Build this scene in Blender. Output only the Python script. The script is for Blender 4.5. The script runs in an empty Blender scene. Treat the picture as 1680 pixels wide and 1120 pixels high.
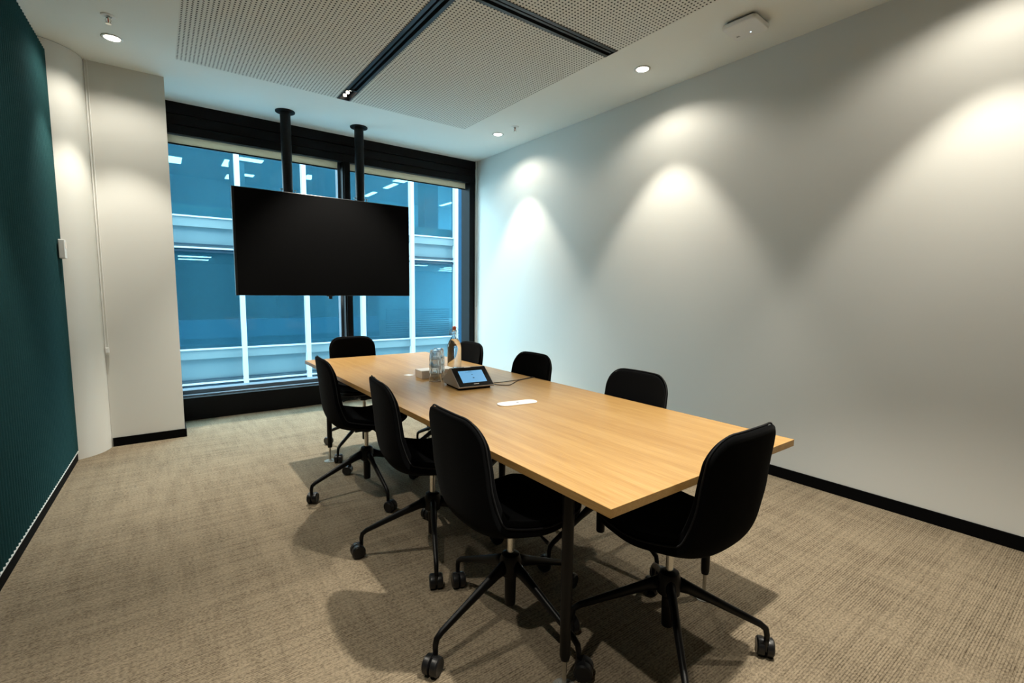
import bpy, bmesh, math, random
from mathutils import Matrix, Vector
random.seed(7)
PI = math.pi
sc = bpy.context.scene
C = sc.collection

# ------------------------------------------------------------------ camera
cam_d = bpy.data.cameras.new('camera')
cam_d.sensor_width = 36.0
cam_d.lens = 786.38 / 1680 * 36.0
cam_d.clip_start = 0.05
cam_d.clip_end = 200
cam = bpy.data.objects.new('camera', cam_d)
C.objects.link(cam)
cam.matrix_world = (Matrix.Translation((0, 0, 1.291)) @ Matrix.Rotation(math.radians(-36.583), 4, 'Z')
                    @ Matrix.Rotation(math.radians(90 - 5.945), 4, 'X') @ Matrix.Rotation(math.radians(0.661), 4, 'Z'))
sc.camera = cam

# ------------------------------------------------------------------ view, world
sc.view_settings.view_transform = 'Standard'
sc.view_settings.look = 'None'
sc.view_settings.gamma = 1.0
sc.view_settings.use_curve_mapping = False
sc.view_settings.exposure = 0.0
sc.cycles.transparent_max_bounces = 40
sc.cycles.transmission_bounces = 24
sc.cycles.max_bounces = 24
wd = bpy.data.worlds.new('sky')
sc.world = wd
wd.use_nodes = True
wd.node_tree.nodes['Background'].inputs[0].default_value = (0.74, 0.90, 0.98, 1)
wd.node_tree.nodes['Background'].inputs[1].default_value = 11.5

# light levels (used by the lamp builders further down)
DOWN_NARROW = 125.0
DOWN_WIDE = 32.0
SLOT_SPOT = 470.0
WARM = (1.0, 0.935, 0.81)

# ------------------------------------------------------------------ room numbers (metres)
H = 2.986          # ceiling
XR = 3.50          # right wall
YW = 5.54          # window wall
YB = -1.30         # wall behind the camera

# ------------------------------------------------------------------ helpers
def box(bm, x0, x1, y0, y1, z0, z1):
    vs = [bm.verts.new((x, y, z)) for z in (z0, z1) for y in (y0, y1) for x in (x0, x1)]
    for f in ((0, 2, 3, 1), (4, 5, 7, 6), (0, 1, 5, 4), (2, 6, 7, 3), (0, 4, 6, 2), (1, 3, 7, 5)):
        bm.faces.new([vs[i] for i in f])

def lathe(bm, prof, cx=0, cy=0, n=32, cap=True):
    rings = []
    for r, z in prof:
        rings.append([bm.verts.new((cx + r * math.cos(2 * PI * i / n), cy + r * math.sin(2 * PI * i / n), z)) for i in range(n)])
    for a, b in zip(rings, rings[1:]):
        for i in range(n):
            bm.faces.new((a[i], a[(i + 1) % n], b[(i + 1) % n], b[i]))
    if cap:
        bm.faces.new(rings[0][::-1])
        bm.faces.new(rings[-1])

def tube(bm, pts, r, n=10, closed=False):
    pts = [Vector(p) for p in pts]
    rs = r if isinstance(r, (list, tuple)) else [r] * len(pts)
    rings = []
    prev = None
    m = len(pts)
    for i, p in enumerate(pts):
        if closed:
            d = pts[(i + 1) % m] - pts[i - 1]
        else:
            d = pts[min(i + 1, m - 1)] - pts[max(i - 1, 0)]
        d.normalize()
        if prev is None:
            up = Vector((0, 0, 1)) if abs(d.z) < 0.9 else Vector((1, 0, 0))
            a = d.cross(up).normalized()
        else:
            a = (prev - d * prev.dot(d)).normalized()
        prev = a
        b = d.cross(a)
        rings.append([bm.verts.new(p + (a * math.cos(2 * PI * k / n) + b * math.sin(2 * PI * k / n)) * rs[i]) for k in range(n)])
    pr = list(zip(rings, rings[1:]))
    if closed:
        pr.append((rings[-1], rings[0]))
    for A, B in pr:
        for k in range(n):
            bm.faces.new((A[k], A[(k + 1) % n], B[(k + 1) % n], B[k]))
    if not closed:
        bm.faces.new(rings[0][::-1])
        bm.faces.new(rings[-1])

def prism(bm, poly, z0, z1):
    a = [bm.verts.new((x, y, z0)) for x, y in poly]
    b = [bm.verts.new((x, y, z1)) for x, y in poly]
    n = len(poly)
    bm.faces.new(a[::-1])
    bm.faces.new(b)
    for i in range(n):
        bm.faces.new((a[i], a[(i + 1) % n], b[(i + 1) % n], b[i]))

def obj(name, bm, m, parent=None, smooth=False, bevel=0.0, seg=2, sub=0, angle=35):
    bmesh.ops.recalc_face_normals(bm, faces=bm.faces[:])
    me = bpy.data.meshes.new(name)
    bm.to_mesh(me)
    bm.free()
    me.materials.append(m)
    o = bpy.data.objects.new(name, me)
    C.objects.link(o)
    if parent is not None:
        o.parent = parent
    if bevel > 0:
        md = o.modifiers.new('bevel', 'BEVEL')
        md.width = bevel
        md.segments = seg
        md.limit_method = 'ANGLE'
        md.angle_limit = math.radians(40)
    if sub:
        md = o.modifiers.new('subsurf', 'SUBSURF')
        md.levels = sub
        md.render_levels = sub
    if smooth:
        for p in me.polygons:
            p.use_smooth = True
        if smooth == 'auto':
            me.set_sharp_from_angle(angle=math.radians(angle))
    return o

def tag(o, label, cat, group=None):
    o['label'] = label
    o['category'] = cat
    if group:
        o['group'] = group
    return o

def thing(name, label, cat, loc=(0, 0, 0), rotz=0.0, group=None):
    o = bpy.data.objects.new(name, None)
    C.objects.link(o)
    o.empty_display_size = 0.1
    o.location = loc
    o.rotation_euler = (0, 0, rotz)
    return tag(o, label, cat, group)

def struct(name, bm, m, **k):
    o = obj(name, bm, m, **k)
    o['kind'] = 'structure'
    return o

def dup(root, loc, rotz, label, group=None):
    r = root.copy()
    C.objects.link(r)
    r.location = loc
    r.rotation_euler = (0, 0, rotz)
    r['label'] = label
    if group:
        r['group'] = group
    kids = []
    for ch in [o for o in ALL() if o.parent == root]:
        c = ch.copy()
        C.objects.link(c)
        c.parent = r
        kids.append(c)
        for g in [o for o in ALL() if o.parent == ch]:
            d = g.copy()
            C.objects.link(d)
            d.parent = c
    return r

def ALL():
    return list(C.objects)

# ------------------------------------------------------------------ materials
def mat(name, col, rough=0.5, metal=0.0, spec=0.5, emis=None, estr=0.0, **kw):
    m = bpy.data.materials.new(name)
    m.use_nodes = True
    b = m.node_tree.nodes['Principled BSDF']
    b.inputs['Base Color'].default_value = (*col, 1)
    b.inputs['Roughness'].default_value = rough
    b.inputs['Metallic'].default_value = metal
    b.inputs['Specular IOR Level'].default_value = spec
    if emis:
        b.inputs['Emission Color'].default_value = (*emis, 1)
        b.inputs['Emission Strength'].default_value = estr
    for k, v in kw.items():
        b.inputs[k].default_value = v
    return m

def nodes(m):
    return m.node_tree.nodes, m.node_tree.links, m.node_tree.nodes['Principled BSDF']

def add_noise_bump(m, scale, strength, dist=0.002, colvar=0.0):
    N, L, b = nodes(m)
    tc = N.new('ShaderNodeTexCoord')
    nz = N.new('ShaderNodeTexNoise')
    nz.inputs['Scale'].default_value = scale
    nz.inputs['Detail'].default_value = 3
    L.new(tc.outputs['Object'], nz.inputs['Vector'])
    bp = N.new('ShaderNodeBump')
    bp.inputs['Strength'].default_value = strength
    bp.inputs['Distance'].default_value = dist
    L.new(nz.outputs['Fac'], bp.inputs['Height'])
    L.new(bp.outputs['Normal'], b.inputs['Normal'])
    if colvar:
        c = b.inputs['Base Color'].default_value[:]
        rp = N.new('ShaderNodeValToRGB')
        rp.color_ramp.elements[0].color = (*[v * (1 - colvar) for v in c[:3]], 1)
        rp.color_ramp.elements[1].color = (*[min(1, v * (1 + colvar)) for v in c[:3]], 1)
        rp.color_ramp.elements[0].position = 0.35
        rp.color_ramp.elements[1].position = 0.65
        L.new(nz.outputs['Fac'], rp.inputs['Fac'])
        L.new(rp.outputs['Color'], b.inputs['Base Color'])
    return m

M_wall = add_noise_bump(mat('wall_paint', (0.66, 0.655, 0.615), 0.75, spec=0.25), 260, 0.05, 0.001)
M_ceil = add_noise_bump(mat('ceiling_paint', (0.82, 0.83, 0.78), 0.85, spec=0.2), 200, 0.04, 0.001)
M_skirt = mat('black_skirting', (0.002, 0.002, 0.002), 0.7, spec=0.05)
M_black = add_noise_bump(mat('black_powder_coat', (0.0022, 0.0022, 0.0026), 0.42, spec=0.22), 900, 0.05, 0.0005)
M_frame = mat('black_anodised_frame', (0.0026, 0.0026, 0.003), 0.5, spec=0.15)
M_framegrey = mat('grey_glazing_rail', (0.10, 0.125, 0.15), 0.45)
M_deep = mat('slot_interior', (0.002, 0.002, 0.002), 0.8, spec=0.1)
M_slot = mat('slot_flange_black', (0.016, 0.018, 0.021), 0.4)
M_plastic = mat('black_plastic', (0.004, 0.004, 0.0045), 0.38, spec=0.3)
M_wheel = mat('caster_tread', (0.006, 0.006, 0.0065), 0.35, spec=0.4)
M_chrome = mat('brushed_chrome', (0.62, 0.61, 0.57), 0.22, metal=1.0)
M_white = mat('white_plastic', (0.78, 0.78, 0.76), 0.4)
M_card = mat('white_card', (0.86, 0.79, 0.72), 0.7)
M_cream = add_noise_bump(mat('cream_blind_cloth', (0.72, 0.62, 0.50), 0.9, spec=0.1), 700, 0.1, 0.0005)
def make_translucent(m, col, amt):
    N, L, b_ = m.node_tree.nodes, m.node_tree.links, m.node_tree.nodes['Principled BSDF']
    out = [n for n in N if n.type == 'OUTPUT_MATERIAL'][0]
    tl = N.new('ShaderNodeBsdfTranslucent')
    tl.inputs[0].default_value = (*col, 1)
    mx = N.new('ShaderNodeMixShader')
    mx.inputs[0].default_value = amt
    L.new(b_.outputs[0], mx.inputs[1])
    L.new(tl.outputs[0], mx.inputs[2])
    L.new(mx.outputs[0], out.inputs[0])
make_translucent(M_cream, (0.72, 0.60, 0.46), 0.5)
M_tv = mat('switched_off_screen', (0.0022, 0.0022, 0.0023), 0.8, spec=0.02)
M_tvb = mat('screen_bezel', (0.003, 0.004, 0.005), 0.35)
M_fabric = add_noise_bump(mat('black_wool_upholstery', (0.0020, 0.0022, 0.0026), 0.95, spec=0.04), 1200, 0.35, 0.001)
M_fabric.node_tree.nodes['Principled BSDF'].inputs['Sheen Weight'].default_value = 0.015
M_seam = mat('upholstery_piping', (0.009, 0.0095, 0.011), 0.8, spec=0.2)
M_teal = add_noise_bump(mat('teal_felt', (0.018, 0.060, 0.064), 0.95, spec=0.05), 500, 0.5, 0.002, 0.25)
M_dev = mat('device_silver_side', (0.28, 0.25, 0.22), 0.4, metal=0.6)
M_devb = mat('device_glass_black', (0.004, 0.004, 0.005), 0.12)
M_lcd = mat('lcd_lit', (0.02, 0.03, 0.04), 0.3, emis=(0.17, 0.50, 0.85), estr=0.80)
M_icon = mat('lcd_icon', (0.01, 0.05, 0.12), 0.5, emis=(0.02, 0.10, 0.22), estr=0.6)
M_lamp = mat('lit_lens', (1, 1, 1), 0.5, emis=(1.0, 0.93, 0.80), estr=9.0)
M_lamp2 = mat('lit_small_lens', (1, 1, 1), 0.5, emis=(1.0, 0.90, 0.76), estr=3.0)
M_orange = mat('orange_rubber', (0.62, 0.12, 0.05), 0.5)
M_wire = mat('bottle_wire', (0.35, 0.36, 0.37), 0.3, metal=1.0)
M_led = mat('status_led', (0.5, 0.8, 1), 0.4, emis=(0.45, 0.75, 1.0), estr=5.0)
M_grey = mat('printed_grey', (0.16, 0.16, 0.16), 0.6)
M_cable = mat('cable_rubber', (0.02, 0.017, 0.015), 0.5)
M_bwhite = mat('white_facade_mullion', (0.72, 0.72, 0.76), 0.5)
M_bspan = mat('pale_spandrel', (0.20, 0.27, 0.27), 0.35)
M_blip = mat('pale_spandrel_lip', (0.24, 0.30, 0.29), 0.5)
M_bdark = mat('facade_joint_dark', (0.03, 0.06, 0.08), 0.5)
M_bblue = mat('deep_blue_facade_panel', (0.04, 0.11, 0.18), 0.3)
M_bint = mat('office_interior', (0.30, 0.42, 0.46), 0.8)
M_bwall = mat('office_back_wall', (0.22, 0.40, 0.46), 0.8)
M_bcab = mat('office_low_cabinet', (0.62, 0.74, 0.82), 0.6)
M_bbeige = mat('beige_ceiling_edge', (0.92, 0.80, 0.62), 0.7)
M_blamp = mat('office_light_panel', (1, 1, 1), 0.5, emis=(1.0, 0.95, 0.92), estr=12.0)
M_bblind = mat('office_blind_slat', (0.30, 0.45, 0.50), 0.5)

def glass_thin(name, tint, gloss, rough=0.0, ior=1.45, extra=0.0, coat=None):
    """a pane: straight-through tinted transparency plus a fresnel mirror"""
    m = bpy.data.materials.new(name)
    m.use_nodes = True
    N, L = m.node_tree.nodes, m.node_tree.links
    N.clear()
    out = N.new('ShaderNodeOutputMaterial')
    tr = N.new('ShaderNodeBsdfTransparent')
    tr.inputs[0].default_value = (*tint, 1)
    gl = N.new('ShaderNodeBsdfGlossy')
    gl.inputs[0].default_value = (*gloss, 1)
    gl.inputs['Roughness'].default_value = rough
    fr = N.new('ShaderNodeFresnel')
    fr.inputs[0].default_value = ior
    ad = N.new('ShaderNodeMath')
    ad.operation = 'ADD'
    ad.use_clamp = True
    ad.inputs[1].default_value = extra
    # only the side facing the ray mirrors it: the far skin of a thin sheet adds nothing
    geo = N.new('ShaderNodeNewGeometry')
    inv = N.new('ShaderNodeMath')
    inv.operation = 'SUBTRACT'
    inv.inputs[0].default_value = 1.0
    L.new(geo.outputs['Backfacing'], inv.inputs[1])
    fm = N.new('ShaderNodeMath')
    fm.operation = 'MULTIPLY'
    L.new(fr.outputs[0], fm.inputs[0])
    L.new(inv.outputs[0], fm.inputs[1])
    L.new(fm.outputs[0], ad.inputs[0])
    mx = N.new('ShaderNodeMixShader')
    L.new(ad.outputs[0], mx.inputs[0])
    L.new(tr.outputs[0], mx.inputs[1])
    L.new(gl.outputs[0], mx.inputs[2])
    if coat:
        df = N.new('ShaderNodeBsdfDiffuse')
        df.inputs[0].default_value = (*coat[:3], 1)
        m2 = N.new('ShaderNodeMixShader')
        m2.inputs[0].default_value = coat[3]
        L.new(mx.outputs[0], m2.inputs[1])
        L.new(df.outputs[0], m2.inputs[2])
        mx = m2
    L.new(mx.outputs[0], out.inputs[0])
    return m

M_pane = glass_thin('window_glass', (0.80, 0.93, 0.97), (1, 1, 1), ior=1.35)
M_bpane = glass_thin('blue_facade_glass', (0.55, 0.83, 0.92), (0.14, 0.28, 0.34), rough=0.03, extra=0.06, coat=(0.05, 0.14, 0.165, 0.38))
M_tumbler = mat('tumbler_glass', (0.97, 0.99, 1.0), 0.02, **{'Transmission Weight': 1.0, 'IOR': 1.45})
M_clear = glass_thin('clear_plastic_disc', (0.85, 0.86, 0.84), (0.5, 0.5, 0.48), rough=0.5, ior=1.3, extra=0.05, coat=(0.4, 0.4, 0.37, 0.35))
M_bottle = mat('bottle_glass', (0.97, 0.99, 0.99), 0.0, **{'Transmission Weight': 1.0, 'IOR': 1.48})
M_water = mat('drinking_water', (1, 1, 1), 0.0, **{'Transmission Weight': 1.0, 'IOR': 1.33})

# carpet: ribs along X, speckle and soft blocks
def carpet():
    m = mat('ribbed_carpet', (0.3, 0.25, 0.18), 0.95, spec=0.05)
    N, L, b = nodes(m)
    tc = N.new('ShaderNodeTexCoord')
    def noise(sx, sy, scale, detail=2.0, rough=0.6):
        mp = N.new('ShaderNodeMapping')
        mp.inputs['Scale'].default_value = (sx, sy, 1)
        L.new(tc.outputs['Object'], mp.inputs[0])
        n = N.new('ShaderNodeTexNoise')
        n.inputs['Scale'].default_value = scale
        n.inputs['Detail'].default_value = detail
        n.inputs['Roughness'].default_value = rough
        L.new(mp.outputs[0], n.inputs['Vector'])
        return n.outputs['Fac']
    def ramp(src, p0, p1, c0=0.0, c1=1.0):
        r = N.new('ShaderNodeMapRange')
        r.inputs['From Min'].default_value = p0
        r.inputs['From Max'].default_value = p1
        r.inputs['To Min'].default_value = c0
        r.inputs['To Max'].default_value = c1
        L.new(src, r.inputs['Value'])
        return r.outputs[0]
    def mul(a, bb, op='MULTIPLY'):
        n = N.new('ShaderNodeMath')
        n.operation = op
        for i, v in enumerate((a, bb)):
            if isinstance(v, (int, float)):
                n.inputs[i].default_value = v
            else:
                L.new(v, n.inputs[i])
        return n.outputs[0]
    # every rib is one tuft row, 8.6 mm; dashes break it up, long runs and soft bands shade it
    sepn = N.new('ShaderNodeSeparateXYZ')
    L.new(tc.outputs['Object'], sepn.inputs[0])
    wob = mul(mul(noise(2.0, 6.0, 1.0, 1.0), 0.004), sepn.outputs[1], 'ADD')
    rib = mul(mul(mul(wob, 2 * PI / 0.0086), 0.0, 'ADD'), 0.0, 'SINE')
    ribd = ramp(rib, 0.1, 1.0)
    dash = ramp(noise(85, 130, 1.0, 2.0, 0.7), 0.38, 0.60)
    longr = ramp(noise(1.6, 75, 1.0, 1.0, 0.5), 0.40, 0.58)
    cross = ramp(noise(16, 2.2, 1.0, 2.0), 0.42, 0.62)
    blocks = ramp(noise(3.5, 5.0, 1.0, 1.0), 0.36, 0.64)
    def sub(t_, x_, k):
        return mul(t_, mul(x_, k), 'SUBTRACT')
    t = sub(1.0, mul(1.0, dash, 'SUBTRACT'), 0.36)
    t = sub(t, mul(ribd, mul(mul(blocks, 0.7), 0.3, 'ADD')), 0.34)
    t = sub(t, mul(1.0, longr, 'SUBTRACT'), 0.14)
    t = sub(t, cross, 0.10)
    r = N.new('ShaderNodeValToRGB')
    e = r.color_ramp.elements
    e[0].position = 0.10
    e[0].color = (0.040, 0.029, 0.018, 1)
    e[1].position = 0.95
    e[1].color = (0.265, 0.215, 0.150, 1)
    L.new(t, r.inputs['Fac'])
    L.new(r.outputs['Color'], b.inputs['Base Color'])
    bp = N.new('ShaderNodeBump')
    bp.inputs['Strength'].default_value = 0.5
    bp.inputs['Distance'].default_value = 0.004
    L.new(t, bp.inputs['Height'])
    L.new(bp.outputs['Normal'], b.inputs['Normal'])
    return m
M_carpet = carpet()

def oak():
    m = mat('oak_veneer', (0.5, 0.3, 0.12), 0.34, spec=0.35)
    N, L, b = nodes(m)
    tc = N.new('ShaderNodeTexCoord')
    mp = N.new('ShaderNodeMapping')
    mp.inputs['Scale'].default_value = (26, 0.9, 26)
    L.new(tc.outputs['Object'], mp.inputs[0])
    n = N.new('ShaderNodeTexNoise')
    n.inputs['Scale'].default_value = 1.0
    n.inputs['Detail'].default_value = 4
    n.inputs['Roughness'].default_value = 0.6
    L.new(mp.outputs[0], n.inputs['Vector'])
    mp2 = N.new('ShaderNodeMapping')
    mp2.inputs['Scale'].default_value = (230, 7, 230)
    L.new(tc.outputs['Object'], mp2.inputs[0])
    n2 = N.new('ShaderNodeTexNoise')
    n2.inputs['Scale'].default_value = 1.0
    n2.inputs['Detail'].default_value = 2
    L.new(mp2.outputs[0], n2.inputs['Vector'])
    mx = N.new('ShaderNodeMix')
    mx.data_type = 'FLOAT'
    mx.inputs[0].default_value = 0.42
    L.new(n.outputs['Fac'], mx.inputs[2])
    L.new(n2.outputs['Fac'], mx.inputs[3])
    r = N.new('ShaderNodeValToRGB')
    e = r.color_ramp.elements
    e[0].position = 0.36
    e[0].color = (0.305, 0.165, 0.050, 1)
    e[1].position = 0.64
    e[1].color = (0.425, 0.262, 0.098, 1)
    L.new(mx.outputs[0], r.inputs['Fac'])
    L.new(r.outputs['Color'], b.inputs['Base Color'])
    bp = N.new('ShaderNodeBump')
    bp.inputs['Strength'].default_value = 0.06
    bp.inputs['Distance'].default_value = 0.001
    L.new(n2.outputs['Fac'], bp.inputs['Height'])
    L.new(bp.outputs['Normal'], b.inputs['Normal'])
    return m
M_oak = oak()

def perforated():
    """white board punched with a square grid of round holes, 25.3 mm apart"""
    m = mat('perforated_plasterboard', (0.6, 0.6, 0.57), 0.85, spec=0.2)
    N, L, b = nodes(m)
    tc = N.new('ShaderNodeTexCoord')
    sep = N.new('ShaderNodeSeparateXYZ')
    L.new(tc.outputs['Object'], sep.inputs[0])
    P = 0.0253
    def cell(ch, off):
        a = N.new('ShaderNodeMath'); a.operation = 'ADD'; a.inputs[1].default_value = off
        L.new(sep.outputs[ch], a.inputs[0])
        p = N.new('ShaderNodeMath'); p.operation = 'PINGPONG'; p.inputs[1].default_value = P / 2
        L.new(a.outputs[0], p.inputs[0])
        q = N.new('ShaderNodeMath'); q.operation = 'POWER'; q.inputs[1].default_value = 2
        L.new(p.outputs[0], q.inputs[0])
        return q.outputs[0]
    s = N.new('ShaderNodeMath'); s.operation = 'ADD'
    L.new(cell(0, 10 * P - 0.221), s.inputs[0])
    L.new(cell(1, 10 * P - 0.006), s.inputs[1])
    g = N.new('ShaderNodeMath'); g.operation = 'LESS_THAN'; g.inputs[1].default_value = 0.0060 ** 2
    L.new(s.outputs[0], g.inputs[0])
    mx = N.new('ShaderNodeMix'); mx.data_type = 'RGBA'
    mx.inputs[6].default_value = (0.76, 0.76, 0.71, 1)
    mx.inputs[7].default_value = (0.02, 0.022, 0.02, 1)
    L.new(g.outputs[0], mx.inputs[0])
    L.new(mx.outputs[2], b.inputs['Base Color'])
    return m
M_perf = perforated()

# ------------------------------------------------------------------ shell of the room
WL = lambda y: -0.600 + (y - 2.8) * 0.036          # face line of the slightly turned left wall panelling
bm = bmesh.new()
bmesh.ops.create_grid(bm, x_segments=1, y_segments=1, size=0.5, matrix=Matrix.Translation((1.35, 2.1, 0)) @ Matrix.Diagonal((4.9, 7.0, 1, 1)))
struct('floor', bm, M_carpet)

PX0, PX1, PY0, PY1 = 0.208, 2.713, 0.42, 4.535
bm = bmesh.new()
for a in ((-1.1, PX0, YB - .1, 5.62), (PX1, 3.6, YB - .1, 5.62), (PX0, PX1, YB - .1, PY0), (PX0, PX1, PY1, 5.62)):
    box(bm, a[0], a[1], a[2], a[3], H, H + 0.14)
box(bm, PX0 - .05, PX1 + .05, PY0 - .05, PY1 + .05, H + 0.14, H + 0.2)
struct('ceiling', bm, M_ceil)

bm = bmesh.new(); box(bm, XR, XR + .12, YB - .1, 5.9, -.02, H + .1)
struct('wall_right', bm, M_wall)
bm = bmesh.new(); box(bm, -1.1, XR, YB - .12, YB, -.02, H + .1)
struct('wall_back', bm, mat('low_bounce_dark', (0.05, 0.05, 0.05), 0.3))  # unseen wall, coloured dark to cut bounce light at the camera end
bm = bmesh.new()
prism(bm, [(WL(YB) - .03, YB), (WL(4.71) - .03, 4.71), (WL(4.71) - .25, 4.71), (WL(YB) - .25, YB)], -.02, H + .05)
struct('wall_left', bm, M_wall)
# flat nib beside the window and its return
bm = bmesh.new()
prism(bm, [(-0.345, 4.972), (0.146, 4.972), (0.146, 5.62), (-0.345, 5.62)], -.02, H + .05)
struct('wall_window_side', bm, M_wall)
# round structural column in the corner
bm = bmesh.new()
lathe(bm, [(0.305, -.02), (0.305, H - .004)], -0.65, 5.0, 96)
struct('column', bm, M_wall, smooth='auto')
bm = bmesh.new(); lathe(bm, [(0.299, H - .006), (0.299, H + .02)], -0.65, 5.0, 96)
struct('trim_2', bm, M_bdark, smooth='auto')
bm = bmesh.new()
box(bm, -0.353, -0.345, 4.985, 5.0, 0, H)
struct('trim_1', bm, M_frame)

bm = bmesh.new(); box(bm, XR - .012, XR, YB, YW, 0, 0.075)
struct('baseboard_right', bm, M_skirt, bevel=.002)
bm = bmesh.new(); box(bm, -0.338, 0.158, 4.960, 4.972, 0, 0.07); box(bm, 0.146, 0.158, 4.972, YW, 0, 0.07)
struct('baseboard_window_side', bm, M_skirt)
bm = bmesh.new()
prism(bm, [(WL(YB) - .03, YB), (WL(4.71) - .03, 4.71), (WL(4.71) + .004, 4.71), (WL(YB) + .004, YB)], 0, 0.067)
struct('baseboard_left', bm, M_skirt)
bm = bmesh.new()
prism(bm, [(WL(YB) - .03, YB), (WL(4.71) - .03, 4.71), (WL(4.71) + .010, 4.71), (WL(YB) + .010, YB)], 0.0671, 0.0735)
struct('trim_3', bm, M_white)

# ------------------------------------------------------------------ window
win = bpy.data.objects.new('window_1', None)
C.objects.link(win)
win['kind'] = 'structure'
X0, X1 = 0.146, XR
def wpart(name, boxes, m, bevel=0.0):
    bm = bmesh.new()
    for b_ in boxes:
        box(bm, *b_)
    return obj(name, bm, m, win, bevel=bevel)
wpart('header_panel', [(X0, X1, 5.545, 5.60, 2.885, H), (X0, X1, 5.552, 5.60, 2.79, 2.879), (X0, X1, 5.548, 5.60, 2.705, 2.784), (X0, X1, 5.575, 5.60, 2.75, H)], M_frame, .002)
wpart('kick_panel', [(X0, X1, 5.545, 5.60, 0, 0.222)], M_frame, .003)
wpart('head_rail', [(X0, X1, 5.60, 5.70, 2.715, H)], M_framegrey)
wpart('sill_rail', [(X0, X1, 5.63, 5.70, 0.12, 0.235), (X0, X1, 5.70, 5.76, 0.12, 0.272)], M_framegrey, .003)
wpart('mullion', [(1.748, 1.832, 5.56, 5.74, 0.222, 2.71), (1.762, 1.818, 5.545, 5.56, 0.222, 2.71)], M_frame, .002)
wpart('glazing_bead', [(1.722, 1.748, 5.66, 5.74, 0.25, 2.715), (1.832, 1.858, 5.66, 5.74, 0.25, 2.715)], M_framegrey)
wpart('right_jamb', [(3.395, XR - .02, 5.55, 5.76, 0, H)], M_frame, .002)
wpart('corner_closer', [(XR - .02, XR, 5.52, 5.76, 0, H - .001)], M_wall)
wpart('left_jamb', [(X0, X0 + .012, 5.60, 5.76, 0.2, H)], M_framegrey)
wpart('outer_ledge', [(X0 - .5, XR + .5, 5.762, 6.05, 0.19, 0.235)], M_framegrey)
wpart('glass_pane', [(X0 + .01, 1.75, 5.728, 5.732, 0.26, 2.73)], M_pane)
wpart('glass_pane', [(1.83, 3.40, 5.728, 5.732, 0.26, 2.73)], M_pane)

def blind(x0, x1, label):
    t = thing('roller_blind', label, 'blind', ((x0 + x1) / 2, 5.66, 2.64), 0, 'rolled up blinds at the window head')
    w = (x1 - x0) / 2
    bm = bmesh.new(); box(bm, -w, w, -.006, .006, 0.004, 0.09)
    obj('blind_cloth', bm, M_cream, t)
    bm = bmesh.new(); box(bm, -w, w, -.009, .009, -.008, 0.004)
    obj('bottom_rail', bm, M_frame, t, bevel=.002)
blind(X0 + .015, 1.72, 'cream roller blind wound up above the left window pane')
blind(1.86, 3.39, 'cream roller blind wound up above the right window pane')

def chain(name, label, x, y, ztop, zbot, gap, dirx, cleat=False):
    t = thing(name, label, 'blind chain', (x, y, zbot))
    bm = bmesh.new()
    pts = []
    n = 14
    for i in range(n + 1):
        a = PI + PI * i / n
        pts.append((gap * math.cos(a), 0, gap * math.sin(a)))
    L_ = ztop - zbot
    up = [(-gap, 0, L_ * (1 - i / 20)) for i in range(20)]
    dn = [(gap, 0, L_ * (i + 1) / 20) for i in range(20)]
    allp = up + pts + dn
    if dirx == 'y':
        allp = [(0, p[0], p[2]) for p in allp]
    tube(bm, allp, 0.0018, 6)
    obj('bead_cord', bm, M_white if cleat else M_grey, t, smooth=True)
    if cleat:
        bm = bmesh.new(); box(bm, -.012, .012, -.014, .014, -.03, .012)
        obj('chain_holder', bm, M_white, t, bevel=.003)
    return t
chain('blind_chain', 'thin looped blind chain hanging beside the right window jamb', 3.468, 5.50, H - .002, 1.10, .014, 'x')
chain('blind_chain', 'white looped blind chain in the joint beside the round column', -0.330, 4.945, H - .002, 0.80, .008, 'x', True)

# ------------------------------------------------------------------ perforated ceiling boards and slot diffusers
SX0, SX1 = 1.390, 1.502      # slot along Y
SY0, SY1 = 2.440, 2.552      # slot along X
def board(x0, x1, y0, y1, label):
    bm = bmesh.new(); box(bm, x0, x1, y0, y1, H + .0005, H + .013)
    tag(obj('perforated_ceiling_board', bm, M_perf), label, 'ceiling panel', 'perforated boards set in the ceiling')
board(PX0, SX0, SY1, PY1, 'perforated white ceiling board left of the long black slot, toward the window')
board(SX1, PX1, SY1, PY1, 'perforated white ceiling board between the long black slot and the right wall')
board(SX1, PX1, PY0, SY0, 'perforated white ceiling board nearest the camera, past the short black slot')
board(PX0, SX0, PY0, SY0, 'perforated white ceiling board overhead on the left, behind the slot crossing')

def slot_parts(t, L_, horizontal, w=0.112):
    """linear diffuser running along local +Y from 0 to L_, centred on x=0; horizontal=True lays it along +X"""
    def B(x0, x1, y0, y1, z0, z1):
        return (y0, y1, x0, x1, z0, z1) if horizontal else (x0, x1, y0, y1, z0, z1)
    h = w / 2
    bm = bmesh.new(); box(bm, *B(-h, -h + .026, 0, L_, -.003, .05)); box(bm, *B(h - .026, h, 0, L_, -.003, .05))
    box(bm, *B(-h, h, 0, .004, -.003, .05)); box(bm, *B(-h, h, L_ - .006, L_, -.003, .05))
    obj('flange', bm, M_slot, t)
    bm = bmesh.new(); box(bm, *B(-.009, .009, .004, L_ - .006, .004, .04))
    obj('centre_blade', bm, M_slot, t)
    bm = bmesh.new(); box(bm, *B(-h, h, 0, L_, .05, .06))
    obj('backing', bm, M_deep, t)
t = thing('slot_diffuser', 'long black linear air slot running toward the window', 'air diffuser', (1.446, SY1, H), 0, 'black linear slots in the ceiling')
slot_parts(t, 4.275 - SY1, False)
t = thing('slot_diffuser', 'short black linear air slot running toward the right wall', 'air diffuser', (SX1, 2.496, H), 0, 'black linear slots in the ceiling')
slot_parts(t, 2.708 - SX1, True)
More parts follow.
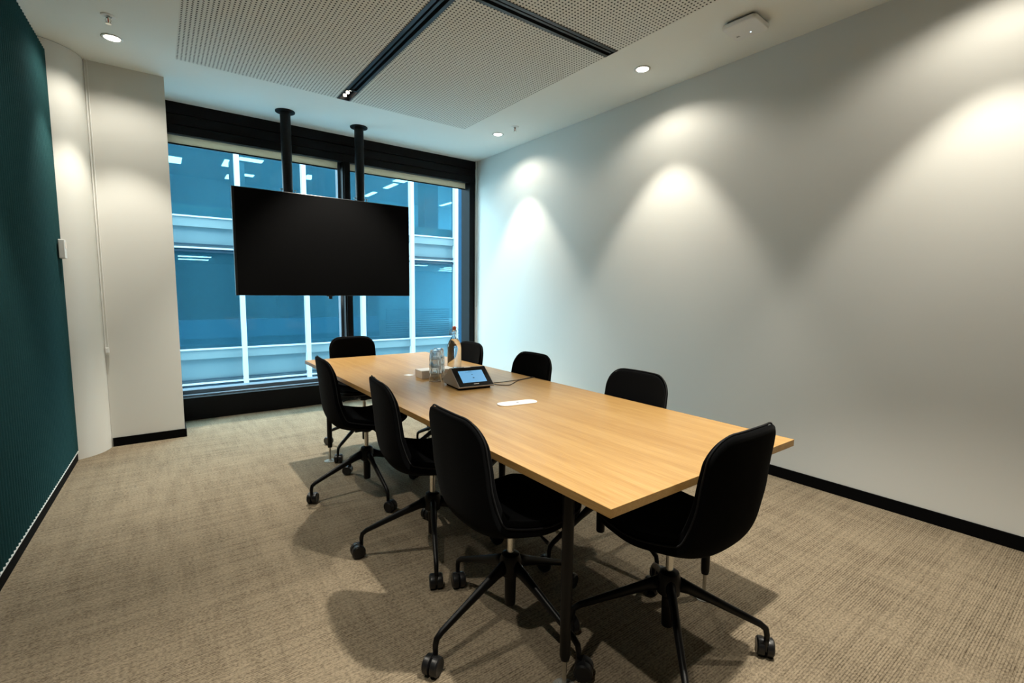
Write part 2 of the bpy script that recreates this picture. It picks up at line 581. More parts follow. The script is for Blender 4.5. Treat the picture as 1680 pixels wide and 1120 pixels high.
t = thing('slot_diffuser', 'black linear air slot running back over the camera from the crossing', 'air diffuser', (1.446, 0.68, H), 0, 'black linear slots in the ceiling')
slot_parts(t, SY0 - 0.68, False)
t = thing('slot_diffuser', 'black linear air slot running toward the green left wall', 'air diffuser', (PX0 + .005, 2.496, H), 0, 'black linear slots in the ceiling')
slot_parts(t, SX0 - PX0 - .005, True)
bm = bmesh.new(); box(bm, SX0, SX1, SY0, SY1, H + .0, H + .02)
tag(obj('slot_cover_plate', bm, M_slot), 'black square plate where the ceiling slots cross', 'cover plate')

def spot(parent, loc, power, size, blend, col=WARM, rad=0.025, aim=None):
    ld = bpy.data.lights.new('spot_light', 'SPOT')
    ld.energy = power
    ld.color = col
    ld.spot_size = math.radians(size)
    ld.spot_blend = blend
    ld.shadow_soft_size = rad
    o = bpy.data.objects.new('spot_light', ld)
    C.objects.link(o)
    o.parent = parent
    o.location = loc
    if aim:
        o.rotation_euler = aim
    return o

def slot_lights(y0, y1, label):
    t = thing('recessed_spot_cluster', label, 'ceiling light', (1.446, (y0 + y1) / 2, H), 0, 'three lamp clusters at the slot ends')
    l = (y1 - y0) / 2
    bm = bmesh.new()
    box(bm, -.056, -.046, -l, l, -.004, .03); box(bm, .046, .056, -l, l, -.004, .03)
    box(bm, -.046, .046, -l, -l + .01, -.004, .03); box(bm, -.046, .046, l - .01, l, -.004, .03)
    obj('frame', bm, M_slot, t)
    bm = bmesh.new(); box(bm, -.056, .056, -l, l, .03, .04)
    obj('backing', bm, M_deep, t)
    for i in (-1, 0, 1):
        bm = bmesh.new(); lathe(bm, [(.0145, .014), (.0145, .03)], 0, i * .078, 20)
        obj('lamp', bm, M_lamp2, t, smooth='auto')
    spot(t, (0, 0, -.01), SLOT_SPOT, 86, 0.6, rad=.03)
slot_lights(4.278, 4.53, 'cluster of three small lit lamps at the window end of the long slot')
slot_lights(0.426, 0.678, 'cluster of three small lit lamps at the camera end of the slot')

# ------------------------------------------------------------------ downlights
def downlight(x, y, label):
    t = thing('downlight', label, 'ceiling light', (x, y, H), 0, 'round recessed downlights')
    bm = bmesh.new()
    n = 40
    prof = [(.058, 0), (.062, -.004), (.050, -.006), (.044, -.003), (.044, 0.0)]
    rings = [[bm.verts.new((r * math.cos(2 * PI * i / n), r * math.sin(2 * PI * i / n), z)) for i in range(n)] for r, z in prof]
    for a, b_ in zip(rings, rings[1:]):
        for i in range(n):
            bm.faces.new((a[i], a[(i + 1) % n], b_[(i + 1) % n], b_[i]))
    obj('trim_ring', bm, M_white, t, smooth=True)
    bm = bmesh.new(); lathe(bm, [(.044, -.002), (.042, -.005)], 0, 0, 40)
    obj('lens', bm, M_lamp, t, smooth='auto')
    spot(t, (0, 0, -.012), DOWN_NARROW, 74, 0.45)
    spot(t, (0, 0, -.012), DOWN_WIDE, 146, 0.5)
downlight(-0.146, 4.435, 'lit round downlight near the round column and green wall')
downlight(3.068, 2.508, 'lit round downlight by the right wall, nearest the camera in view')
downlight(3.077, 4.444, 'lit round downlight by the right wall near the window corner')
downlight(3.068, 0.57, 'lit round downlight by the right wall above the camera')
downlight(-0.200, 2.508, 'lit round downlight by the green wall above the camera side')
downlight(-0.240, 0.57, 'lit round downlight by the green wall behind the camera')

def sprinkler(x, y, label):
    t = thing('fire_sprinkler', label, 'sprinkler', (x, y, H), 0, 'ceiling fire sprinklers')
    bm = bmesh.new(); lathe(bm, [(.038, 0), (.036, -.005), (.020, -.007), (.018, -.002)], 0, 0, 28)
    obj('escutcheon', bm, M_white, t, smooth='auto')
    bm = bmesh.new(); lathe(bm, [(.010, 0), (.010, -.014), (.007, -.018)], 0, 0, 14)
    tube(bm, [(.009, 0, -.014), (.014, 0, -.028), (.009, 0, -.042), (0, 0, -.047)], .0022, 6)
    tube(bm, [(-.009, 0, -.014), (-.014, 0, -.028), (-.009, 0, -.042), (0, 0, -.047)], .0022, 6)
    lathe(bm, [(.016, -.048), (.016, -.050)], 0, 0, 14)
    obj('sprinkler_head', bm, M_chrome, t, smooth='auto')
    bm = bmesh.new(); lathe(bm, [(.003, -.016), (.0035, -.03), (.003, -.046)], 0, 0, 8)
    obj('glass_bulb', bm, M_orange, t, smooth=True)
sprinkler(-0.148, 4.10, 'fire sprinkler head beside the lit downlight near the green wall')
sprinkler(3.083, 4.143, 'small fire sprinkler head by the right wall near the window')

t = thing('wireless_access_point', 'square white wireless access point with rounded corners on the ceiling', 'network device', (3.068, 1.709, H), math.radians(3))
def rounded(w, h, r, n=8):
    pts = []
    for cx, cy, a0 in ((w - r, h - r, 0), (-w + r, h - r, 90), (-w + r, -h + r, 180), (w - r, -h + r, 270)):
        for i in range(n + 1):
            a = math.radians(a0 + 90 * i / n)
            pts.append((cx + r * math.cos(a), cy + r * math.sin(a)))
    return pts
bm = bmesh.new(); prism(bm, rounded(.107, .107, .03), -.044, -.016)
obj('cover', bm, M_white, t, bevel=.008, seg=3, smooth='auto')
bm = bmesh.new(); prism(bm, rounded(.085, .085, .02), -.016, 0)
obj('mounting_plate', bm, M_grey, t)
bm = bmesh.new(); lathe(bm, [(.0035, -.0445), (.0035, -.0455)], 0.045, -0.012, 12)
obj('status_light', bm, M_led, t)
bm = bmesh.new()
for k, h_ in enumerate((.004, .007, .010, .007, .004, .007, .010, .007, .004)):
    box(bm, .048 - h_ / 2, .048 + h_ / 2, .056 + k * .0028, .0573 + k * .0028, -.0449, -.0443)
box(bm, .036, .040, .058, .078, -.0449, -.0443)
obj('printed_mark', bm, M_grey, t)

# ------------------------------------------------------------------ left wall acoustic panelling
bm = bmesh.new()
PITCH, AMP, DEPTH = 0.040, 0.010, 0.010
ys = []
y = YB
YP0, YP1 = YB + .004, 4.706
n = int((YP1 - YP0) / PITCH * 8)
zt = 2.905
lo, hi, lob, hib = [], [], [], []
for i in range(n + 1):
    y = YP0 + (YP1 - YP0) * i / n
    ph = (y / PITCH) * 2 * PI
    off = AMP * (abs(math.sin(ph / 2)) * 2 - 1)
    x = WL(y) + off
    zb, ztop = 0.0745, 2.905
    lo.append(bm.verts.new((x, y, zb))); hi.append(bm.verts.new((x, y, ztop)))
    lob.append(bm.verts.new((WL(y) - .0295, y, zb))); hib.append(bm.verts.new((WL(y) - .0295, y, ztop)))
for i in range(n):
    bm.faces.new((lo[i], lo[i + 1], hi[i + 1], hi[i]))
    bm.faces.new((hi[i], hi[i + 1], hib[i + 1], hib[i]))
    bm.faces.new((lob[i], lob[i + 1], lo[i + 1], lo[i]))
    bm.faces.new((lob[i], hib[i], hib[i + 1], lob[i + 1]))
bm.faces.new((lo[-1], lob[-1], hib[-1], hi[-1]))
bm.faces.new((lo[0], hi[0], hib[0], lob[0]))
o = obj('acoustic_panel', bm, M_teal, smooth='auto', angle=50)
tag(o, 'tall dark teal ribbed felt panelling covering the left wall', 'wall panel')

t = thing('wall_controller', 'small white wall controller box at the end of the teal panelling', 'wall switch', (-0.525, 4.60, 1.485))
bm = bmesh.new(); box(bm, .004, .038, -.045, .045, 0, .13)
obj('housing', bm, M_white, t, bevel=.004)
bm = bmesh.new(); box(bm, .0385, .0395, -.03, .03, .07, .115)
obj('display', bm, M_card, t)

# ------------------------------------------------------------------ hanging screen
t = thing('hanging_screen', 'large black flat screen hung from the ceiling on two poles before the window', 'television', (1.41, 4.90, H))
def T(x): return x - 1.41
zt_, zb_ = 2.183 - H, 1.229 - H
bm = bmesh.new(); box(bm, T(.578), T(2.238), 0.006, .045, zb_, zt_)
obj('screen_housing', bm, M_tvb, t, bevel=.003)
bm = bmesh.new(); box(bm, T(.598), T(2.232), 0.003, .0062, zb_ + .008, zt_ - .007)
obj('display_panel', bm, M_tv, t)
bm = bmesh.new(); box(bm, T(1.0), T(1.88), .045, .09, -1.60, -1.05)
obj('rear_cover', bm, M_plastic, t, bevel=.01)
for xp in (1.092, 1.805):
    bm = bmesh.new(); lathe(bm, [(.047, -1.55), (.047, -.0125)], T(xp), .27, 32)
    obj('pole', bm, M_black, t, smooth='auto')
    bm = bmesh.new(); lathe(bm, [(.086, -.012), (.088, -.010), (.088, 0)], T(xp), .27, 40)
    obj('ceiling_flange', bm, M_black, t, smooth='auto')
    for za in (-1.50, -1.20):
        bm = bmesh.new()
        box(bm, T(xp) - .03, T(xp) + .03, .09, .30, za, za + .06)
        obj('mount_arm', bm, M_black, t)
    for s in (-1, 1):
        bm = bmesh.new()
        tube(bm, [(T(xp) + s * .062, .25, -.735), (T(xp) + s * .062, .25, -.805)], .004, 6)
        box(bm, T(xp) + s * .062 - .014, T(xp) + s * .062 + .014, .244, .256, -.739, -.733)
        box(bm, T(xp) + s * .062 - .014, T(xp) + s * .062 + .014, .244, .256, -.808, -.802)
        tube(bm, [(T(xp) + s * .04, .25, -.77), (T(xp) + s * .062, .25, -.77)], .003, 6)
        obj('cable_clip', bm, M_wire, t)
bm = bmesh.new(); box(bm, T(1.380), T(1.412), .005, .03, 1.197 - H, 1.2285 - H); box(bm, T(1.36), T(1.43), .005, .03, 1.222 - H, 1.2285 - H)
obj('sensor', bm, M_plastic, t, bevel=.002)

# ------------------------------------------------------------------ table
TX0, TX1, TY0, TY1, TH = 0.908, 1.940, 0.790, 3.926, 0.740
TCX, TCY = (TX0 + TX1) / 2, (TY0 + TY1) / 2
t = thing('meeting_table', 'long rectangular oak meeting table on black tapered legs', 'table', (TCX, TCY, 0))
hw, hl = (TX1 - TX0) / 2, (TY1 - TY0) / 2
bm = bmesh.new(); box(bm, -hw, hw, -hl, hl, TH - .026, TH)
obj('table_top', bm, M_oak, t, bevel=.0012)
bm = bmesh.new()
box(bm, -.405, -.355, -hl + .22, hl - .22, TH - .066, TH - .026); box(bm, .355, .405, -hl + .22, hl - .22, TH - .066, TH - .026)
for yy in (-hl + .27, -.03, hl - .29):
    box(bm, -.355, .355, yy - .02, yy + .02, TH - .066, TH - .026)
obj('under_frame', bm, M_black, t)
for (x, y) in ((1.008, 1.050), (1.822, 1.055), (1.000, 3.640), (1.830, 3.650)):
    bm = bmesh.new(); lathe(bm, [(.0145, .105), (.0175, .12), (.0195, TH - .066), (.034, TH - .062), (.034, TH - .0265)], x - TCX, y - TCY, 24)
    lg = obj('leg', bm, M_black, t, smooth='auto')
    bm = bmesh.new(); lathe(bm, [(.0075, .006), (.0075, .105)], x - TCX, y - TCY, 14)
    obj('levelling_pin', bm, M_chrome, lg, smooth='auto')
    bm = bmesh.new(); lathe(bm, [(.042, 0.0005), (.042, .003), (.018, .006), (.010, .010)], x - TCX, y - TCY, 28)
    obj('foot_disc', bm, M_clear, lg, smooth='auto')

# ------------------------------------------------------------------ chairs (local forward is +X)
def catmull(pts, n):
    out = []
    P = [Vector(p) for p in pts]
    P = [P[0] * 2 - P[1]] + P + [P[-1] * 2 - P[-2]]
    segs = len(pts) - 1
    for i in range(n + 1):
        u = i / n * segs
        k = min(int(u), segs - 1)
        f = u - k
        a, b_, c, d = P[k], P[k + 1], P[k + 2], P[k + 3]
        out.append(0.5 * ((2 * b_) + (c - a) * f + (2 * a - 5 * b_ + 4 * c - d) * f * f + (3 * b_ - a - 3 * c + d) * f ** 3))
    return out
OUT = [(.240, .492), (.20, .474), (.12, .450), (.03, .433), (-.06, .428), (-.138, .438), (-.205, .470), (-.244, .535), (-.258, .625), (-.266, .715), (-.275, .80), (-.283, .884)]
cl = catmull([(p[0], p[1]) for p in OUT], 240)
arc = [0.0]
for a, b_ in zip(cl, cl[1:]):
    arc.append(arc[-1] + (b_ - a).length)
LEN = arc[-1]
def at_len(s):
    s = max(0.0, min(LEN, s))
    lo_, hi_ = 0, len(arc) - 1
    while hi_ - lo_ > 1:
        md = (lo_ + hi_) // 2
        if arc[md] <= s: lo_ = md
        else: hi_ = md
    f = (s - arc[lo_]) / max(1e-9, arc[hi_] - arc[lo_])
    p = cl[lo_].lerp(cl[hi_], f)
    a, b_ = cl[max(0, lo_ - 4)], cl[min(len(cl) - 1, hi_ + 4)]
    d = (b_ - a).normalized()
    return p, Vector((-d.y, d.x)) * -1   # inward normal (up over the seat, forward at the back)
def interp(tab, u):
    for (u0, v0), (u1, v1) in zip(tab, tab[1:]):
        if u <= u1:
            f = (u - u0) / (u1 - u0)
            f = f * f * (3 - 2 * f)
            return v0 + (v1 - v0) * f
    return tab[-1][1]
WID = [(0, .186), (.15, .206), (.35, .212), (.5, .206), (.68, .196), (.88, .190), (1, .187)]
THK = [(0, .024), (.12, .046), (.3, .055), (.45, .054), (.6, .044), (.8, .036), (1, .030)]
WRAP = [(0, .010), (.2, .020), (.42, .048), (.6, .046), (.75, .032), (1, .026)]
TS = [math.sin(v * PI / 2) for v in [-1 + 2 * i / 26 for i in range(27)]]
NS = 34
def patch(bm, o0, o1, inset):
    """closed upholstered slab lying between the two fractions of the thickness"""
    def grid(fr):
        g = []
        for tt in TS:
            row = []
            rb, rf = .082, .080
            w_b, w_f = .187 - inset, .186 - inset
            d = max(0, (abs(tt) - (1 - rb / w_b)) / (rb / w_b))
            s_hi = LEN - inset - rb * (1 - math.sqrt(max(0, 1 - d * d))) - .007 * tt * tt
            d = max(0, (abs(tt) - (1 - rf / w_f)) / (rf / w_f))
            s_lo = inset + rf * (1 - math.sqrt(max(0, 1 - d * d))) + .010 * tt * tt
            for j in range(NS + 1):
                s = s_lo + (s_hi - s_lo) * j / NS
                u = s / LEN
                p, nrm = at_len(s)
                w = interp(WID, u) - inset
                off = interp(THK, u) * fr + interp(WRAP, u) * abs(tt) ** 2.6
                q = p + nrm * off
                row.append(bm.verts.new((q.x, w * tt, q.y)))
            g.append(row)
        return g
    A, B = grid(o0), grid(o1)
    nt = len(TS)
    for i in range(nt - 1):
        for j in range(NS):
            bm.faces.new((A[i][j], A[i + 1][j], A[i + 1][j + 1], A[i][j + 1]))
            bm.faces.new((B[i][j], B[i][j + 1], B[i + 1][j + 1], B[i + 1][j]))
    loopA = [A[i][0] for i in range(nt)] + [A[-1][j] for j in range(1, NS + 1)] + [A[i][NS] for i in range(nt - 2, -1, -1)] + [A[0][j] for j in range(NS - 1, 0, -1)]
    loopB = [B[i][0] for i in range(nt)] + [B[-1][j] for j in range(1, NS + 1)] + [B[i][NS] for i in range(nt - 2, -1, -1)] + [B[0][j] for j in range(NS - 1, 0, -1)]
    m_ = len(loopA)
    for k in range(m_):
        bm.faces.new((loopA[k], loopA[(k + 1) % m_], loopB[(k + 1) % m_], loopB[k]))
    return [v.co.copy() for v in loopB]

def make_chair():
    t = thing('swivel_chair', 'x', 'chair', (0, 0, 0), 0, 'black upholstered swivel chairs around the table')
    bm = bmesh.new(); rim = patch(bm, 0.0, .50, 0.0)
    obj('seat_shell', bm, M_fabric, t, smooth=True, sub=1)
    bm = bmesh.new(); patch(bm, .54, 1.0, .004)
    obj('seat_pad', bm, M_fabric, t, smooth=True, sub=1)
    bm = bmesh.new(); tube(bm, rim, .0034, 6, closed=True)
    obj('piping', bm, M_seam, t, smooth=True)
    bm = bmesh.new(); box(bm, -.085, .085, -.06, .06, .412, .436); lathe(bm, [(.030, .395), (.040, .412)], 0, 0, 20)
    obj('seat_mechanism', bm, M_plastic, t, bevel=.004)
    bm = bmesh.new(); tube(bm, [(.02, -.05, .424), (.03, -.15, .418), (.03, -.185, .410)], [.005, .005, .007], 8)
    obj('height_lever', bm, M_plastic, t, smooth=True)
    bm = bmesh.new(); lathe(bm, [(.0135, .285), (.0135, .40)], 0, 0, 24)
    obj('gas_column', bm, M_chrome, t, smooth='auto')
    bm = bmesh.new(); lathe(bm, [(.019, .087), (.021, .091), (.0225, .20), (.040, .215), (.042, .268), (.034, .292), (.022, .298), (.0145, .299)], 0, 0, 28)
    obj('hub', bm, M_black, t, smooth='auto')
    for k in range(4):
        bm = bmesh.new()
        st = [(.020, .252, .062, .038), (.07, .236, .046, .031), (.14, .207, .035, .027), (.24, .163, .028, .024), (.318, .128, .024, .022), (.338, .112, .022, .021), (.343, .092, .020, .020), (.343, .066, .018, .018)]
        rings = []
        for i, (r_, z_, h_, w_) in enumerate(st):
            if i < 5: a = Vector((.45, 0, 1)).normalized()
            elif i == 5: a = Vector((1, 0, .75)).normalized()
            else: a = Vector((1, 0, 0.0))
            c = Vector((r_, 0, z_))
            ring = []
            for q in range(10):
                an = 2 * PI * q / 10
                ring.append(bm.verts.new(c + a * (math.cos(an) * h_ / 2) + Vector((0, 1, 0)) * (math.sin(an) * w_ / 2)))
            rings.append(ring)
        for a, b_ in zip(rings, rings[1:]):
            for q in range(10):
                bm.faces.new((a[q], a[(q + 1) % 10], b_[(q + 1) % 10], b_[q]))
        bm.faces.new(rings[0][::-1]); bm.faces.new(rings[-1])
        lg = obj('leg', bm, M_black, t, smooth=True)
        lg.rotation_euler = (0, 0, k * PI / 2)
        bm = bmesh.new()
        for s in (-1, 1):
            # each wheel: a disc with its axle along local Y
            prof = [(.004, .0015 * s), (.026, .0015 * s), (.0315, .004 * s), (.0325, .012 * s), (.0315, .021 * s), (.026, .025 * s), (.010, .0235 * s)]
            n_ = 28
            rr = [[bm.verts.new((.018 + r * math.cos(2 * PI * i / n_), yy * 1.15, .0328 + r * math.sin(2 * PI * i / n_))) for i in range(n_)] for r, yy in prof]
            for a, b_ in zip(rr, rr[1:]):
                for i in range(n_):
                    bm.faces.new((a[i], a[(i + 1) % n_], b_[(i + 1) % n_], b_[i]))
            bm.faces.new(rr[0][::-1]); bm.faces.new(rr[-1])
        box(bm, -.008, .022, -.004, .004, .028, .062)
        tube(bm, [(0, 0, .05), (0, 0, .072)], .009, 10)
        c_ = obj('caster', bm, M_wheel, lg, smooth='auto')
        c_.location = (.343, 0, 0)
    return t

chair0 = make_chair()
first = [True]
def place(x, y, yaw, legs, label, raise_=0.0):
    """yaw = direction the seat faces, legs = direction of the first base leg (degrees)"""
    if first[0]:
        first[0] = False
        r = chair0
        r.location = (x, y, 0)
        r.rotation_euler = (0, 0, math.radians(yaw))
        r['label'] = label
    else:
        r = dup(chair0, (x, y, 0), math.radians(yaw), label)
    k = 0
    for ch in [o for o in ALL() if o.parent == r]:
        if ch.name.startswith('leg'):
            ch.rotation_euler = (0, 0, math.radians(legs - yaw + 90 * k))
            k += 1
            for g in [o for o in ALL() if o.parent == ch]:
                g.rotation_euler = (0, 0, random.uniform(0, 2 * PI))
        elif not ch.name.startswith('hub'):
            ch.location.z = raise_
    return r
place(1.036, 2.944, -4, 0, 'black swivel chair on the left side of the table, farthest from the camera')
place(1.055, 2.070, -8, -24.6, 'black swivel chair in the middle of the left side of the table')
place(1.044, 1.400, -2, 6, 'black swivel chair on the left side of the table, nearest the camera')
place(1.440, 0.970, 90.5, 45, 'black swivel chair at the near end of the table, back to the camera')
place(1.310, 3.755, -88, 36, 'black swivel chair at the far end of the table, in front of the window', 0.015)
place(1.752, 1.590, 180, 0, 'black swivel chair on the wall side of the table, nearest the camera')
place(1.750, 2.450, 180, 20, 'black swivel chair on the wall side of the table, middle of three')
place(1.750, 3.245, 180, 10, 'black swivel chair on the wall side of the table, behind the bottle')

# ------------------------------------------------------------------ things on the table
TT = TH + .0003
# touch console
ang = math.atan2(-.024, .220)
t = thing('touch_console', 'black wedge shaped touch console with lit blue screen on the table', 'conference console', (1.317, 2.259, TT), ang)
Wd = .221
prof = [(0.004, .012), (.000, .020), (.124, .110), (.134, .1105), (.236, .036), (.238, .024), (.215, .012)]
def extr(bm, prof, x0, x1):
    a = [bm.verts.new((x0, p[0], p[1])) for p in prof]
    b_ = [bm.verts.new((x1, p[0], p[1])) for p in prof]
    n_ = len(prof)
    bm.faces.new(a); bm.faces.new(b_[::-1])
    for i in range(n_):
        bm.faces.new((a[i], b_[i], b_[(i + 1) % n_], a[(i + 1) % n_]))
bm = bmesh.new(); extr(bm, prof, 0, Wd)
obj('housing', bm, M_dev, t, bevel=.003)
bm = bmesh.new(); extr(bm, [(.03, 0), (.03, .013), (.205, .013), (.205, 0)], .012, Wd - .012)
obj('base', bm, M_deep, t)
# front glass lies on the sloped face
S0, S1 = Vector((0, .000, .020)), Vector((0, .124, .110))
fd = (S1 - S0); fl = fd.length; fd.normalize()
fn = Vector((0, -fd.z, fd.y))
def face_box(bm, u0, u1, v0, v1, d0, d1):
    vs = []
    for d in (d0, d1):
        for v in (v0, v1):
            for u in (u0, u1):
                vs.append(bm.verts.new(Vector((u, 0, 0)) + S0 + fd * v + fn * d))
    for f in ((0, 2, 3, 1), (4, 5, 7, 6), (0, 1, 5, 4), (2, 6, 7, 3), (0, 4, 6, 2), (1, 3, 7, 5)):
        bm.faces.new([vs[i] for i in f])
bm = bmesh.new(); face_box(bm, .005, Wd - .004, .002, fl - .001, 0.0, .002)
gl = obj('front_glass', bm, M_devb, t, bevel=.0015)
bm = bmesh.new(); face_box(bm, .036, .186, .030, .122, .002, .0026)
lcd = obj('display', bm, M_lcd, t)
bm = bmesh.new()
for (u, v, a, b_) in ((.113, .090, .004, .003), (.113, .064, .005, .004), (.108, .117, .010, .0012), (.100, .110, .022, .0006), (.044, .034, .0015, .0015)):
    face_box(bm, u - a, u + a, v - b_, v + b_, .0026, .0029)
obj('screen_icon', bm, M_icon, lcd)
bm = bmesh.new()
for k in range(7):
    face_box(bm, .098 + k * .0045, .1015 + k * .0045, .015, .019, .002, .0024)
obj('printed_mark', bm, M_white, t)
bm = bmesh.new(); face_box(bm, .085, .125, fl - .004, fl + .002, .001, .0024)  # white strip stands in for the glare on the console's top edge
obj('top_edge_glare', bm, M_white, t)

# tumblers: two stacks of upturned fluted glasses
def tumbler():
    bm = bmesh.new()
    n_ = 48
    out = [(.0375, 0, 0), (.0380, .004, 0), (.0372, .022, 0), (.0358, .030, .0), (.0352, .034, .0012), (.0320, .070, .0012), (.0295, .092, .0008), (.0270, .098, 0), (.018, .0995, 0)]
    inn = [(.020, .088, 0), (.0262, .086, 0), (.0300, .066, 0), (.0345, .022, 0), (.0352, .002, 0)]
    rings = []
    for r, z, f in out + inn:
        rings.append([bm.verts.new(((r + (f if i % 2 else -f)) * math.cos(2 * PI * i / n_), (r + (f if i % 2 else -f)) * math.sin(2 * PI * i / n_), z)) for i in range(n_)])
    rings.append(rings[0])
    for a, b_ in zip(rings, rings[1:]):
        if a is rings[len(out) - 1]:
            bm.faces.new(a); bm.faces.new(b_[::-1]); continue
        for i in range(n_):
            bm.faces.new((a[i], a[(i + 1) % n_], b_[(i + 1) % n_], b_[i]))
    o = obj('glass_tumbler', bm, M_tumbler, smooth='auto', angle=25)
    return o
g0 = None
for si, (x, y, desc) in enumerate(((1.352, 2.606, 'in the front stack beside the console'), (1.406, 2.664, 'in the rear stack beside the white box'))):
    for k, pos in enumerate(('bottom', 'middle', 'top')):
        if g0 is None:
            g0 = tumbler(); o = g0
        else:
            o = g0.copy(); C.objects.link(o)
        o.location = (x, y, TT + k * .048)
        o.rotation_euler = (0, 0, .1 * k + si)
        tag(o, '%s upturned clear fluted tumbler %s' % (pos, desc), 'glass', 'stacked upturned tumblers on the table')

# bottle
t = thing('water_bottle', 'clear swing top bottle of water with orange stopper seal', 'bottle', (1.690, 2.965, TT))
bm = bmesh.new()
prof = [(.001, .000), (.040, .000), (.047, .004), (.0495, .012), (.0495, .150), (.047, .172), (.036, .198), (.024, .217), (.0165, .232), (.0150, .262), (.0175, .264), (.0175, .274), (.0140, .277),
        (.0118, .275), (.0118, .262), (.0134, .232), (.0208, .216), (.0330, .196), (.0440, .171), (.0465, .150), (.0465, .014), (.040, .008), (.001, .007)]
lathe(bm, prof, 0, 0, 48, cap=False)
obj('bottle_glass', bm, M_bottle, t, smooth='auto', angle=50)
bm = bmesh.new()
lathe(bm, [(.001, .0068), (.0402, .0078), (.0467, .0139), (.0467, .150), (.0442, .171), (.0332, .196), (.0222, .2135), (.001, .2136)], 0, 0, 48, cap=False)
obj('water', bm, M_water, t, smooth='auto', angle=50)
bm = bmesh.new(); lathe(bm, [(.010, .276), (.0135, .280), (.0135, .284)], 0, 0, 20)
obj('rubber_seal', bm, M_orange, t, smooth='auto')
bm = bmesh.new(); lathe(bm, [(.0115, .284), (.0145, .288), (.0125, .299), (.007, .303), (.001, .304)], 0, 0, 20)
obj('stopper', bm, mat('orange_stopper', (0.68, 0.17, 0.09), 0.35), t, smooth='auto')
bm = bmesh.new()
for s in (-1, 1):
    tube(bm, [(s * .008, 0, .296), (s * .026, 0, .288), (s * .036, .004, .266), (s * .033, .004, .246), (s * .018, 0, .240)], .0017, 6)
    tube(bm, [(s * .017, 0, .256), (s * .028, -.004, .262), (s * .030, -.016, .244), (s * .012, -.024, .232)], .0015, 6)
tube(bm, [(.0165 * math.cos(a), .0165 * math.sin(a), .250) for a in [2 * PI * i / 20 for i in range(20)]], .0014, 6, closed=True)
obj('wire_bail', bm, M_wire, t, smooth=True)

t = thing('card_box', 'small low white cardboard box behind the glass stacks', 'box', (1.313, 2.712, TT), math.radians(-2))
bm = bmesh.new(); box(bm, 0, .232, 0, .103, 0, .048)
obj('box_body', bm, M_card, t, bevel=.0012)
bm = bmesh.new(); box(bm, -.0008, .2328, -.0008, .1038, .040, .0495)
obj('lid', bm, mat('white_card_lid', (.80, .78, .74), .6), t, bevel=.001)
bm = bmesh.new(); box(bm, 0, .045, 0, .05, 0, .0012)
o = obj('paper_slip', bm, M_white); o.location = (1.292, 2.853, TT); o.rotation_euler = (0, 0, .35)
tag(o, 'small white paper slip on the table behind the card box', 'paper')

t = thing('table_port_cover', 'white oblong rounded cable port cover set in the table top', 'cable port', (1.416, 1.857, TT), math.radians(-9))
poly = []
for cx, a0 in ((.070, -90), (-.070, 90)):
    for i in range(17):
        a = math.radians(a0 + 180 * i / 16)
        poly.append((cx + .038 * math.cos(a), .038 * math.sin(a)))
bm = bmesh.new(); prism(bm, poly, 0, .0045)
obj('cover_plate', bm, M_white, t, bevel=.0015, smooth='auto')
bm = bmesh.new(); box(bm, -.006, .006, -.006, .004, .0046, .0052)
obj('printed_mark', bm, M_grey, t)

def cable(label, pts):
    bm = bmesh.new()
    cr = catmull(pts, 60)
    tube(bm, cr, .0022, 8)
    o = obj('power_cable', bm, M_cable, smooth=True)
    tag(o, label, 'cable', 'thin cables crossing the table')
z0 = TT + .0025
cable('thin dark cable from the console to the table edge, straighter one', [(1.556, 2.315, z0 + .016), (1.60, 2.35, z0), (1.70, 2.345, z0), (1.80, 2.350, z0), (1.90, 2.372, z0), (1.938, 2.382, z0), (1.9455, 2.385, z0 - .01), (1.9465, 2.388, z0 - .06), (1.947, 2.40, z0 - .20)])
cable('thin dark cable from the console to the table edge, lower kinked one', [(1.556, 2.300, z0 + .008), (1.60, 2.285, z0), (1.645, 2.245, z0), (1.70, 2.275, z0), (1.79, 2.335, z0), (1.89, 2.357, z0), (1.936, 2.366, z0), (1.9455, 2.369, z0 - .01), (1.9465, 2.372, z0 - .06), (1.947, 2.38, z0 - .22)])

# outer face of the building the room is in
bm = bmesh.new()
for q in ((-16, 0.06, -4, 12), (XR + .06, 18, -4, 12), (0.06, XR + .06, -4, .19), (0.06, XR + .06, 2.86, 12)):
    box(bm, q[0], q[1], 5.765, 5.9, q[2], q[3])
struct('wall_outer', bm, M_bblue)

# ------------------------------------------------------------------ building across the street
FY = 15.0
b = thing('office_building', 'blue glazed office building with white mullions seen through the window', 'building', (0, FY, -4))
Z = lambda z: z + 4          # world height to local
def bp_(name, boxes, m, parent=b):
    bm = bmesh.new()
    for q in boxes:
        box(bm, q[0], q[1], q[2], q[3], Z(q[4]), Z(q[5]))
    return obj(name, bm, m, parent)
BX0, BX1 = -3.09, 13.6
for z0_, z1_ in ((-1.24, -.32), (2.32, 3.12), (5.88, 6.68)):
    sp = bp_('spandrel', [(BX0, 8.60, 0.05, .30, z0_, z1_)], M_bspan)
    bp_('ledge', [(BX0, 8.60, -.06, .05, z0_ - .015, z0_ + .025), (BX0, 8.60, -.06, .05, z1_ - .02, z1_ + .015)], M_bwhite, sp)
    bp_('joint', [(BX0, 8.60, -.02, .05, z0_ - .10, z0_ - .045), (BX0, 8.60, -.02, .05, z0_ + .09, z0_ + .115)], M_bdark, sp)
    bp_('upper_lip', [(BX0, 8.60, -.03, .05, z1_ - .26, z1_ - .02)], M_blip, sp)
bp_('beige_band', [(BX0, 8.60, .12, .30, 3.14, 3.42)], M_bbeige)
mx_ = [1.905 + 1.665 * k for k in range(-3, 5)] + [9.06, 10.7, 12.3]
